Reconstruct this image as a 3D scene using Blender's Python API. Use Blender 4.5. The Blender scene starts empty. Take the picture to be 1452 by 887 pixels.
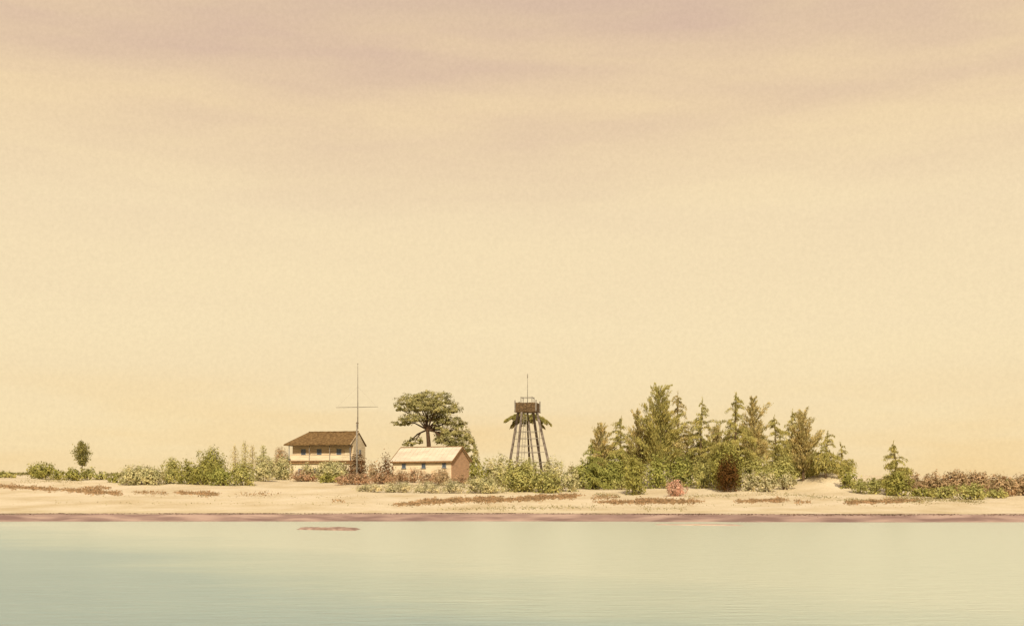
import bpy, math, random
import numpy as np
from mathutils import Vector, Matrix
random.seed(7)
rng = np.random.default_rng(11)
R = math.radians
scene = bpy.context.scene
C = scene.collection

# ------------------------------------------------------------------ camera
F_PX, HOR, CAM_H = 1613.0, 690.0, 4.0          # focal length in photo pixels, horizon row, eye height
cam_d = bpy.data.cameras.new('camera'); cam = bpy.data.objects.new('camera', cam_d); C.objects.link(cam)
cam.location = (0, 0, CAM_H); cam.rotation_euler = (R(90), 0, 0)
cam_d.sensor_width = 36; cam_d.lens = 36*F_PX/1452.0
cam_d.shift_y = (HOR-443.5)/1452.0
cam_d.clip_start = 0.5; cam_d.clip_end = 20000
scene.camera = cam

# ------------------------------------------------------------------ light
SUN_EL, SUN_AZ = 38.0, 176.0                    # azimuth clockwise from +Y: from behind the viewer
w = bpy.data.worlds.new('World'); scene.world = w; w.use_nodes = True
nt = w.node_tree; nt.nodes.clear()
def N(tree, typ, **kw):
    n = tree.nodes.new(typ)
    for k, v in kw.items(): setattr(n, k, v)
    return n
def ramp(tree, stops):
    n = N(tree, 'ShaderNodeValToRGB'); e = n.color_ramp.elements
    while len(e) < len(stops): e.new(0.5)
    for i, (p, c) in enumerate(stops):
        e[i].position = p; e[i].color = (*c, 1) if len(c) == 3 else c
    return n
L_ = nt.links.new
out = N(nt, 'ShaderNodeOutputWorld'); bg = N(nt, 'ShaderNodeBackground'); bg.inputs['Strength'].default_value = 0.1
sky = N(nt, 'ShaderNodeTexSky', sky_type='NISHITA', sun_disc=False)
sky.sun_elevation = R(SUN_EL); sky.sun_rotation = R(SUN_AZ); sky.dust_density = 5; sky.air_density = 1.2; sky.ozone_density = 0.6
tc = N(nt, 'ShaderNodeTexCoord'); sx = N(nt, 'ShaderNodeSeparateXYZ'); L_(tc.outputs['Generated'], sx.inputs[0])
mr = N(nt, 'ShaderNodeMapRange'); mr.inputs['From Min'].default_value = 0; mr.inputs['From Max'].default_value = 0.42
L_(sx.outputs['Z'], mr.inputs['Value'])
# overcast-haze colours by elevation (display-linear), seen from the horizon up
SK = 0.71
def s(c, k=SK): return tuple(v*k for v in c)
rp = ramp(nt, [(0.0, s((0.93,0.71,0.385))), (0.14, s((0.925,0.74,0.44))), (0.32, s((0.92,0.75,0.47))), (0.55, s((0.905,0.73,0.465))), (0.74, s((0.86,0.66,0.41))), (0.87, s((0.79,0.595,0.39))), (1.0, s((0.67,0.50,0.36)))])
L_(mr.outputs[0], rp.inputs[0])
# faint mauve cloud bands high up
mp = N(nt, 'ShaderNodeMapping'); mp.inputs['Scale'].default_value = (2.2, 2.2, 15); L_(tc.outputs['Generated'], mp.inputs[0])
nz = N(nt, 'ShaderNodeTexNoise'); nz.inputs['Scale'].default_value = 1.6; nz.inputs['Detail'].default_value = 6; nz.inputs['Roughness'].default_value = 0.52; nz.inputs['Distortion'].default_value = 0.2
L_(mp.outputs[0], nz.inputs['Vector'])
cr = ramp(nt, [(0.36, (0,0,0)), (0.72, (1,1,1))]); L_(nz.outputs['Fac'], cr.inputs[0])
hm = N(nt, 'ShaderNodeMapRange'); hm.interpolation_type = 'SMOOTHSTEP'
for k, v in zip(('From Min','From Max','To Min','To Max'), (0.19, 0.39, 0.08, 0.85)): hm.inputs[k].default_value = v
L_(sx.outputs['Z'], hm.inputs['Value'])
mm = N(nt, 'ShaderNodeMath', operation='MULTIPLY'); L_(cr.outputs[0], mm.inputs[0]); L_(hm.outputs[0], mm.inputs[1])
mx = N(nt, 'ShaderNodeMix', data_type='RGBA'); L_(mm.outputs[0], mx.inputs['Factor']); L_(rp.outputs[0], mx.inputs['A'])
mx.inputs['B'].default_value = (*s((0.66,0.47,0.37)), 1)
# fine mottled haze
nf = N(nt, 'ShaderNodeTexNoise'); nf.inputs['Scale'].default_value = 330; nf.inputs['Detail'].default_value = 5; nf.inputs['Roughness'].default_value = 0.75
L_(tc.outputs['Generated'], nf.inputs['Vector'])
fr = N(nt, 'ShaderNodeMapRange')
for k, v in zip(('From Min','From Max','To Min','To Max'), (0.25, 0.75, 9.4, 10.6)): fr.inputs[k].default_value = v
L_(nf.outputs['Fac'], fr.inputs['Value'])
# big soft patches of thicker, yellower haze low down
nb_ = N(nt, 'ShaderNodeTexNoise'); nb_.inputs['Scale'].default_value = 1.7; nb_.inputs['Detail'].default_value = 4; L_(mp.outputs[0], nb_.inputs['Vector'])
nbr = N(nt, 'ShaderNodeMapRange')
for k, v in zip(('From Min','From Max','To Min','To Max'), (0.45, 0.72, 0.0, 0.8)): nbr.inputs[k].default_value = v
L_(nb_.outputs['Fac'], nbr.inputs['Value'])
lowm = N(nt, 'ShaderNodeMapRange'); lowm.interpolation_type = 'SMOOTHSTEP'
for k, v in zip(('From Min','From Max','To Min','To Max'), (0.0, 0.13, 1.0, 0.0)): lowm.inputs[k].default_value = v
L_(sx.outputs['Z'], lowm.inputs['Value'])
mlo = N(nt, 'ShaderNodeMath', operation='MULTIPLY'); L_(nbr.outputs[0], mlo.inputs[0]); L_(lowm.outputs[0], mlo.inputs[1])
mxl = N(nt, 'ShaderNodeMix', data_type='RGBA'); L_(mlo.outputs[0], mxl.inputs['Factor']); L_(mx.outputs['Result'], mxl.inputs['A']); mxl.inputs['B'].default_value = (*s((0.90,0.64,0.31)), 1)
sc_ = N(nt, 'ShaderNodeVectorMath', operation='SCALE'); L_(mxl.outputs['Result'], sc_.inputs[0]); L_(fr.outputs[0], sc_.inputs['Scale'])
# higher than the picture reaches the haze gives way to the open sky
um = N(nt, 'ShaderNodeMapRange'); um.interpolation_type = 'SMOOTHSTEP'
for k, v in zip(('From Min','From Max','To Min','To Max'), (0.36, 0.75, 0.0, 0.65)): um.inputs[k].default_value = v
L_(sx.outputs['Z'], um.inputs['Value'])
m2 = N(nt, 'ShaderNodeMix', data_type='RGBA'); L_(um.outputs[0], m2.inputs['Factor']); L_(sc_.outputs[0], m2.inputs['A']); L_(sky.outputs[0], m2.inputs['B'])
L_(m2.outputs['Result'], bg.inputs['Color']); L_(bg.outputs[0], out.inputs[0])

sun_d = bpy.data.lights.new('sun', 'SUN'); sun = bpy.data.objects.new('sun', sun_d); C.objects.link(sun)
sun_d.energy = 3.7; sun_d.angle = R(2.0); sun_d.color = (1.0, 0.90, 0.72)
az = R(SUN_AZ); sd = Vector((math.sin(az)*math.cos(R(SUN_EL)), math.cos(az)*math.cos(R(SUN_EL)), math.sin(R(SUN_EL))))
sun.rotation_euler = sd.to_track_quat('Z', 'Y').to_euler(); sun.location = (-60, -40, 90)
vs = scene.view_settings; vs.view_transform = 'Standard'; vs.look = 'None'; vs.gamma = 1; vs.exposure = 0.5; vs.use_curve_mapping = False

# ------------------------------------------------------------------ helpers
def mat(name, col, rough=0.8, var=0.25, scale=3.0, spec=0.2, bump=0.0, alt=None, mapping=(1,1,1), detail=5, contrast=(0.35, 0.65)):
    m = bpy.data.materials.new(name); m.use_nodes = True; t = m.node_tree
    b = t.nodes['Principled BSDF']; b.inputs['Roughness'].default_value = rough; b.inputs['Specular IOR Level'].default_value = spec
    tc = N(t, 'ShaderNodeTexCoord'); mp = N(t, 'ShaderNodeMapping'); mp.inputs['Scale'].default_value = mapping
    t.links.new(tc.outputs['Object'], mp.inputs[0])
    n = N(t, 'ShaderNodeTexNoise'); n.inputs['Scale'].default_value = scale; n.inputs['Detail'].default_value = detail
    t.links.new(mp.outputs[0], n.inputs['Vector'])
    lo = tuple(c*(1-var) for c in col); hi = alt or tuple(min(1, c*(1+var)) for c in col)
    r = ramp(t, [(contrast[0], lo), (contrast[1], hi)]); t.links.new(n.outputs['Fac'], r.inputs[0]); t.links.new(r.outputs[0], b.inputs['Base Color'])
    if bump:
        bp = N(t, 'ShaderNodeBump'); bp.inputs['Strength'].default_value = bump; bp.inputs['Distance'].default_value = 0.05
        t.links.new(n.outputs['Fac'], bp.inputs['Height']); t.links.new(bp.outputs[0], b.inputs['Normal'])
    return m
_fol = {}
def fol(col, trans=0.45):
    key = (tuple(col), trans)
    if key in _fol: return _fol[key]
    m = bpy.data.materials.new('foliage'); m.use_nodes = True; t = m.node_tree; t.nodes.clear()
    o = N(t, 'ShaderNodeOutputMaterial'); d = N(t, 'ShaderNodeBsdfDiffuse'); tr = N(t, 'ShaderNodeBsdfTranslucent'); mxs = N(t, 'ShaderNodeMixShader'); mxs.inputs[0].default_value = trans
    tc = N(t, 'ShaderNodeTexCoord'); n = N(t, 'ShaderNodeTexNoise'); n.inputs['Scale'].default_value = 0.9; n.inputs['Detail'].default_value = 4
    t.links.new(tc.outputs['Object'], n.inputs['Vector'])
    r = ramp(t, [(0.36, (col[0]*0.66, col[1]*0.68, col[2]*0.62)), (0.52, col), (0.68, (col[0]*1.32, col[1]*1.25, col[2]*1.25))])
    t.links.new(n.outputs['Fac'], r.inputs[0])
    g = N(t, 'ShaderNodeNewGeometry'); h = N(t, 'ShaderNodeHueSaturation'); mr1 = N(t, 'ShaderNodeMapRange')
    mr1.inputs['To Min'].default_value = 0.84; mr1.inputs['To Max'].default_value = 1.18
    t.links.new(g.outputs['Random Per Island'], mr1.inputs['Value']); t.links.new(mr1.outputs[0], h.inputs['Value']); t.links.new(r.outputs[0], h.inputs['Color'])
    t.links.new(h.outputs[0], d.inputs[0]); t.links.new(h.outputs[0], tr.inputs[0])
    t.links.new(d.outputs[0], mxs.inputs[1]); t.links.new(tr.outputs[0], mxs.inputs[2]); t.links.new(mxs.outputs[0], o.inputs[0])
    _fol[key] = m; return m

def link(name, me, m, parent=None):
    me.materials.append(m); o = bpy.data.objects.new(name, me); C.objects.link(o)
    if parent: o.parent = parent
    return o
def props(o, label=None, cat=None, group=None, kind=None):
    for k, v in (('label', label), ('category', cat), ('group', group), ('kind', kind)):
        if v: o[k] = v
    return o
def thing(name, label, cat, loc=(0,0,0), rz=0, group=None):
    o = bpy.data.objects.new(name, None); C.objects.link(o); o.location = loc; o.rotation_euler = (0, 0, rz)
    o.empty_display_size = 0.5
    return props(o, label, cat, group)
class MB:
    def __init__(s): s.v = []; s.f = []
    def add(s, v, f):
        k = len(s.v); s.v += [tuple(p) for p in v]; s.f += [tuple(i+k for i in q) for q in f]
    def box(s, x0, x1, y0, y1, z0, z1):
        s.add([(x,y,z) for z in (z0,z1) for y in (y0,y1) for x in (x0,x1)], [(0,2,3,1),(4,5,7,6),(0,1,5,4),(2,6,7,3),(0,4,6,2),(1,3,7,5)])
        return s
    def tube(s, pts, rad, n=8, cap=True):
        pts = [Vector(p) for p in pts]; rings = []
        if not hasattr(rad, '__len__'): rad = [rad]*len(pts)
        v = []; f = []
        for i, p in enumerate(pts):
            d = (pts[min(i+1, len(pts)-1)]-pts[max(i-1, 0)]).normalized()
            a = d.orthogonal().normalized() if abs(d.z) < 0.9 else Vector((1,0,0)).cross(d).normalized()
            b = d.cross(a).normalized()
            for k in range(n):
                t = 2*math.pi*k/n; v.append(p+(a*math.cos(t)+b*math.sin(t))*rad[i])
        for i in range(len(pts)-1):
            for k in range(n):
                f.append((i*n+k, i*n+(k+1) % n, (i+1)*n+(k+1) % n, (i+1)*n+k))
        if cap: f.append(tuple(range(n-1, -1, -1))); f.append(tuple(range((len(pts)-1)*n, len(pts)*n)))
        s.add(v, f); return s
    def beam(s, a, b, w, h=None):      # squared timber between two points
        h = h or w; a = Vector(a); b = Vector(b); d = (b-a).normalized()
        u = d.cross(Vector((0,0,1))); u = Vector((1,0,0)) if u.length < 0.05 else u.normalized(); q = u.cross(d).normalized()
        v = [p+u*sx_*w/2+q*sy*h/2 for p in (a, b) for sy in (-1,1) for sx_ in (-1,1)]
        s.add(v, [(0,2,3,1),(4,5,7,6),(0,1,5,4),(2,6,7,3),(0,4,6,2),(1,3,7,5)]); return s
    def build(s, name, m, parent=None, smooth=False):
        me = bpy.data.meshes.new(name); me.from_pydata(s.v, [], s.f); me.update()
        if smooth: me.polygons.foreach_set('use_smooth', [True]*len(me.polygons))
        return link(name, me, m, parent)

def quads_mesh(name, V, m, parent=None):
    """V: (n,4,3) array of separate leaf faces"""
    n = len(V); me = bpy.data.meshes.new(name)
    me.vertices.add(n*4); me.vertices.foreach_set('co', V.reshape(-1).astype(np.float32))
    me.loops.add(n*4); me.loops.foreach_set('vertex_index', np.arange(n*4, dtype=np.int32))
    me.polygons.add(n); me.polygons.foreach_set('loop_start', np.arange(0, n*4, 4, dtype=np.int32))
    me.update(calc_edges=True); me.validate()
    return link(name, me, m, parent)
def unit(a): return a/np.maximum(np.linalg.norm(a, axis=-1, keepdims=True), 1e-6)
def leaves(P, size, aspect=0.6, axis=None, axis_jit=1.0, nrm=None):
    """diamond shaped leaves centred on P; axis = preferred long direction"""
    n = len(P); A = rng.normal(size=(n,3))
    if axis is not None: A = unit(A)*axis_jit+axis
    if nrm is not None:
        nn = unit(unit(nrm)*1.5+rng.normal(size=(n,3))*0.42); A = unit(np.cross(nn, A)); B = unit(np.cross(nn, A))
    else:
        A = unit(A); B = unit(np.cross(A, rng.normal(size=(n,3))))
    L = (size*(0.6+0.8*rng.random(n)))[:,None] if np.isscalar(size) else (size*(0.6+0.8*rng.random(n)))[:,None]
    W = L*aspect
    bend = unit(np.cross(A, B))*L*0.12*rng.normal(size=(n,1))
    return np.stack([P-A*L/2, P+B*W/2+bend-A*L*0.05, P+A*L/2, P-B*W/2+bend+A*L*0.08], axis=1)

# ------------------------------------------------------------------ ground shape
PY = [-400, 60, 110, 124, 129.0, 131.4, 136, 150, 165, 180, 195, 205, 212, 225, 260, 300, 345, 430, 560, 900]
PZ = [-6, -4, -1.6, -0.5, 0.0, 0.78, 0.9, 1.5, 2.3, 3.15, 4.1, 4.85, 5.2, 5.5, 6.2, 7.0, 7.4, 6.0, 1.5, -5]
def wob(x, y, k, sd):
    r_ = np.random.default_rng(sd); a = 0
    for i in range(6):
        th = r_.random()*6.28; f = k*(0.5+1.6*r_.random()); a = a+np.sin((x*np.cos(th)+y*np.sin(th)*0.8)*f+r_.random()*6.28)
    return a/3.0
def shore_wob(x): return 5.0*wob(x, 0*x, 0.028, 21)+0.6*wob(x, 0*x, 0.10, 3)+0.45*wob(x, 0*x, 0.4, 4)
def terrain(x, y):
    x = np.asarray(x, float); y = np.asarray(y, float)
    shore = shore_wob(x)
    z = np.interp(y+shore*np.clip(1-(y-131)/30, 0, 1), PY, PZ)
    up = np.clip((y-136)/25, 0, 1)
    z = z+up*(0.16*wob(x, y, 0.16, 5)+0.07*wob(x, y, 0.7, 6))+np.clip((y-200)/80, 0, 1)*0.25*wob(x, y, 0.06, 8)
    z = z+2.5*np.exp(-((x-53)/6.0)**2-((y-189)/9.0)**2)+0.7*np.exp(-((x-40)/9.0)**2-((y-186)/9.0)**2)
    edge = np.clip((np.abs(x)-230)/350, 0, 1)
    return z-edge*edge*9
def gz(x, y): return float(terrain(x, y))
def px_x(px, y): return (px-726.0)/F_PX*y
def ground_at(px, py):
    for y in np.arange(133, 330, 0.4):
        if HOR-(gz(px_x(px, y), y)-CAM_H)*F_PX/y <= py: return float(y)
    return 330.0

xs = np.concatenate([np.arange(-700, -110, 8), np.arange(-110, 110, 0.45), np.arange(110, 701, 8)])
ys = np.concatenate([np.arange(-300, 110, 20), np.arange(110, 115, 1.0), np.arange(115, 145, 0.25), np.arange(145, 232, 0.6), np.arange(232, 360, 4), np.arange(360, 901, 20)])
X, Y = np.meshgrid(xs, ys); Z = terrain(X, Y); nx, ny = len(xs), len(ys)
me = bpy.data.meshes.new('beach')
V = np.stack([X, Y, Z], -1).reshape(-1, 3); ii = (np.arange(ny-1)[:,None]*nx+np.arange(nx-1)[None,:]).reshape(-1)
Fq = np.stack([ii, ii+1, ii+nx+1, ii+nx], 1)
me.vertices.add(len(V)); me.vertices.foreach_set('co', V.reshape(-1)); me.loops.add(Fq.size); me.loops.foreach_set('vertex_index', Fq.reshape(-1).astype(np.int32))
me.polygons.add(len(Fq)); me.polygons.foreach_set('loop_start', np.arange(0, Fq.size, 4, dtype=np.int32)); me.update(calc_edges=True)
me.polygons.foreach_set('use_smooth', [True]*len(Fq))
# sand: pale coral sand, coarse patches, fine grain, dried tide stains; damp and mauve where the sea reaches
m = bpy.data.materials.new('coral_sand'); m.use_nodes = True; t = m.node_tree; b = t.nodes['Principled BSDF']
b.inputs['Roughness'].default_value = 0.95; b.inputs['Specular IOR Level'].default_value = 0.1
tcn = N(t, 'ShaderNodeTexCoord'); sp = N(t, 'ShaderNodeSeparateXYZ'); t.links.new(tcn.outputs['Object'], sp.inputs[0])
n1 = N(t, 'ShaderNodeTexNoise'); n1.inputs['Scale'].default_value = 0.12; n1.inputs['Detail'].default_value = 8; n1.inputs['Roughness'].default_value = 0.62; t.links.new(tcn.outputs['Object'], n1.inputs['Vector'])
r1 = ramp(t, [(0.34, (0.47,0.375,0.225)), (0.50, (0.54,0.45,0.295)), (0.66, (0.59,0.50,0.35))]); t.links.new(n1.outputs['Fac'], r1.inputs[0])
n2 = N(t, 'ShaderNodeTexNoise'); n2.inputs['Scale'].default_value = 3.5; n2.inputs['Detail'].default_value = 8; n2.inputs['Roughness'].default_value = 0.75; t.links.new(tcn.outputs['Object'], n2.inputs['Vector'])
r2 = ramp(t, [(0.36, (0.86,0.84,0.80)), (0.60, (1.04,1.03,1.02))]); t.links.new(n2.outputs['Fac'], r2.inputs[0])
mu = N(t, 'ShaderNodeMix', data_type='RGBA', blend_type='MULTIPLY'); mu.inputs['Factor'].default_value = 1; t.links.new(r1.outputs[0], mu.inputs['A']); t.links.new(r2.outputs[0], mu.inputs['B'])
mpw = N(t, 'ShaderNodeMapping'); mpw.inputs['Scale'].default_value = (0.25, 1, 1); t.links.new(tcn.outputs['Object'], mpw.inputs[0])
n3 = N(t, 'ShaderNodeTexNoise'); n3.inputs['Scale'].default_value = 0.8; n3.inputs['Detail'].default_value = 5; t.links.new(mpw.outputs[0], n3.inputs['Vector'])
ad = N(t, 'ShaderNodeMath', operation='MULTIPLY_ADD'); t.links.new(n3.outputs['Fac'], ad.inputs[0]); ad.inputs[1].default_value = -0.35; t.links.new(sp.outputs['Z'], ad.inputs[2])
wet = N(t, 'ShaderNodeMapRange'); wet.inputs['From Min'].default_value = 0.58; wet.inputs['From Max'].default_value = 0.70; wet.inputs['To Min'].default_value = 1; wet.inputs['To Max'].default_value = 0
t.links.new(ad.outputs[0], wet.inputs['Value'])
rw = ramp(t, [(0.36, (0.18,0.115,0.095)), (0.66, (0.35,0.245,0.19))]); t.links.new(n3.outputs['Fac'], rw.inputs[0])
mw = N(t, 'ShaderNodeMix', data_type='RGBA'); t.links.new(wet.outputs[0], mw.inputs['Factor']); t.links.new(mu.outputs['Result'], mw.inputs['A']); t.links.new(rw.outputs[0], mw.inputs['B'])
t.links.new(mw.outputs['Result'], b.inputs['Base Color'])
bpn = N(t, 'ShaderNodeBump'); bpn.inputs['Strength'].default_value = 0.5; bpn.inputs['Distance'].default_value = 0.08; t.links.new(n2.outputs['Fac'], bpn.inputs['Height']); t.links.new(bpn.outputs[0], b.inputs['Normal'])
props(link('beach', me, m), 'pale coral sand beach rising from the water', kind='structure')

# ------------------------------------------------------------------ sea
m = bpy.data.materials.new('lagoon_water'); m.use_nodes = True; t = m.node_tree; b = t.nodes['Principled BSDF']
tcn = N(t, 'ShaderNodeTexCoord'); mpw = N(t, 'ShaderNodeMapping'); mpw.inputs['Scale'].default_value = (0.022, 0.05, 1); mpw.inputs['Location'].default_value = (1.3, 0.4, 0)
t.links.new(tcn.outputs['Object'], mpw.inputs[0])
n1 = N(t, 'ShaderNodeTexNoise'); n1.inputs['Scale'].default_value = 1.0; n1.inputs['Detail'].default_value = 6; n1.inputs['Roughness'].default_value = 0.65; t.links.new(mpw.outputs[0], n1.inputs['Vector'])
sp = N(t, 'ShaderNodeSeparateXYZ'); t.links.new(tcn.outputs['Object'], sp.inputs[0])
# deeper (bluer) water away from the shore, shallower to the right
dp = N(t, 'ShaderNodeVectorMath', operation='DOT_PRODUCT'); t.links.new(tcn.outputs['Object'], dp.inputs[0]); dp.inputs[1].default_value = (0.014, 0.0115, 0)
d2 = N(t, 'ShaderNodeMath', operation='MULTIPLY_ADD'); t.links.new(n1.outputs['Fac'], d2.inputs[0]); d2.inputs[1].default_value = 0.55; t.links.new(dp.outputs['Value'], d2.inputs[2])
rr = ramp(t, [(0.45, (0.22,0.30,0.275)), (0.64, (0.26,0.34,0.30)), (0.74, (0.34,0.40,0.32)), (0.98, (0.45,0.475,0.36))]); t.links.new(d2.outputs[0], rr.inputs[0]); 
t.links.new(rr.outputs[0], b.inputs['Base Color'])
b.inputs['Roughness'].default_value = 0.27; b.inputs['IOR'].default_value = 1.33; b.inputs['Specular IOR Level'].default_value = 0.28
mp2 = N(t, 'ShaderNodeMapping'); mp2.inputs['Scale'].default_value = (0.5, 1.7, 1); t.links.new(tcn.outputs['Object'], mp2.inputs[0])
n2 = N(t, 'ShaderNodeTexNoise'); n2.inputs['Scale'].default_value = 1.1; n2.inputs['Distortion'].default_value = 0.8; n2.inputs['Detail'].default_value = 7; n2.inputs['Roughness'].default_value = 0.6; t.links.new(mp2.outputs[0], n2.inputs['Vector'])
bpn = N(t, 'ShaderNodeBump'); bpn.inputs['Strength'].default_value = 1.0; bpn.inputs['Distance'].default_value = 0.14; t.links.new(n2.outputs['Fac'], bpn.inputs['Height']); t.links.new(bpn.outputs[0], b.inputs['Normal'])
me = bpy.data.meshes.new('sea'); S_ = 9000
me.from_pydata([(-S_,-S_,0),(S_,-S_,0),(S_,S_,0),(-S_,S_,0)], [], [(0,1,2,3)]); props(link('sea', me, m), 'calm pale green lagoon water', kind='structure')

# added slabs standing in for a mauve reflection and a pinkish tint on the water
def slab(px0, px1, y0, y1, h, name, label, m_):
    n = 60; v = []; f = []
    for i in range(n+1):
        u = i/n; 
        for j, (q, hh) in enumerate(((0, -0.3), (0.03, 0.55), (0.15, 0.9), (0.6, 1.0), (0.95, 0.6), (1, -0.3))):
            yy = y0+(y1-y0)*q+0.5*math.sin(u*9+q*3)*min(1, q*6)*1.2+(1-u)*3.0*(1-q); e = min(1, u*14, (1-u)*14)
            x = px_x(px0+(px1-px0)*u, (y0+y1)/2)
            v.append((x, yy, max(-0.3, hh*h*(e if hh > 0 else 1)*(0.92+0.08*math.sin(u*17+j)+0.06*math.sin(u*61+2*j)))))
    for i in range(n):
        for j in range(5): k = i*6+j; f.append((k, k+6, k+7, k+1))
    me = bpy.data.meshes.new(name); me.from_pydata(v, [], f); me.update(); me.polygons.foreach_set('use_smooth', [True]*len(f))
    return props(link(name, me, m_), label, 'added slab')
M_reflection = mat('stand_in_slab', (0.27,0.17,0.125), 0.85, 0.3, 1.6, bump=0.6, alt=(0.36,0.25,0.19))  # mauve of the house roof's reflection, given to an added slab
slab(418, 508, 104, 109, 0.24, 'stand_in_slab', 'added flat mauve slab standing in for the roof reflection below the houses', M_reflection)
slab(932, 1050, 117, 122, 0.10, 'stand_in_slab', 'added faint slab for the pinkish tint on the water below the big trees', mat('pale_stand_in', (0.42,0.31,0.23), 0.8, 0.15, 1.2))

# ------------------------------------------------------------------ materials for the built things
M_bark = mat('bark', (0.10,0.065,0.035), 0.95, 0.35, 4, bump=0.4)
M_stem = mat('stem', (0.12,0.075,0.045), 0.95, 0.3, 4)
M_thatch = mat('brown_shingle', (0.125,0.068,0.022), 0.95, 0.4, 2.2, bump=0.8, alt=(0.19,0.115,0.045), mapping=(1,1,3))
M_cream = mat('cream_plank', (0.53,0.445,0.30), 0.8, 0.14, 1.2, mapping=(0.5,0.5,5))
M_tan = mat('tan_plank', (0.50,0.38,0.235), 0.85, 0.22, 1.4, mapping=(0.6,0.6,5))
M_pink = mat('pinkish_plank', (0.35,0.22,0.13), 0.85, 0.14, 1.6, mapping=(0.6,0.6,4))
M_brown = mat('brown_trim', (0.20,0.115,0.05), 0.85, 0.25, 3)
M_dark = mat('dark_timber', (0.075,0.045,0.018), 0.85, 0.35, 2.5, bump=0.4, alt=(0.15,0.095,0.045))
M_leg = mat('weathered_leg_timber', (0.14,0.105,0.075), 0.85, 0.35, 1.5, alt=(0.23,0.19,0.155))
M_grey = mat('weathered_grey_timber', (0.20,0.175,0.14), 0.85, 0.25, 3)
M_blue = mat('blue_grey_paint', (0.13,0.15,0.17), 0.6, 0.2, 4)
M_glass = mat('window_glass', (0.045,0.06,0.085), 0.15, 0.3, 2, spec=0.6)
M_roofpale = mat('pale_roofing', (0.49,0.415,0.31), 0.85, 0.12, 0.9, mapping=(0.4,1,1))

def window(parent, x, y, z, ww, hh):
    """window on a wall whose outer face is at y, facing -y; pane and sill hang on the frame"""
    f = MB(); t_ = 0.12; d0, d1 = y-0.09, y-0.003
    f.box(x-ww/2, x-ww/2+t_, d0, d1, z, z+hh).box(x+ww/2-t_, x+ww/2, d0, d1, z, z+hh)
    f.box(x-ww/2+t_, x+ww/2-t_, d0, d1, z+hh-t_, z+hh).box(x-ww/2+t_, x+ww/2-t_, d0, d1, z, z+t_)
    f.box(x-0.03, x+0.03, d0+0.02, d1, z+t_, z+hh-t_)
    o = f.build('window', M_blue, parent)
    MB().box(x-ww/2+t_, x+ww/2-t_, y-0.03, y-0.003, z+t_, z+hh-t_).build('pane', M_glass, o)
    MB().box(x-ww/2-0.12, x+ww/2+0.12, y-0.2, y-0.003, z-0.09, z-0.003).build('sill', M_blue, o)
    return o

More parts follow.
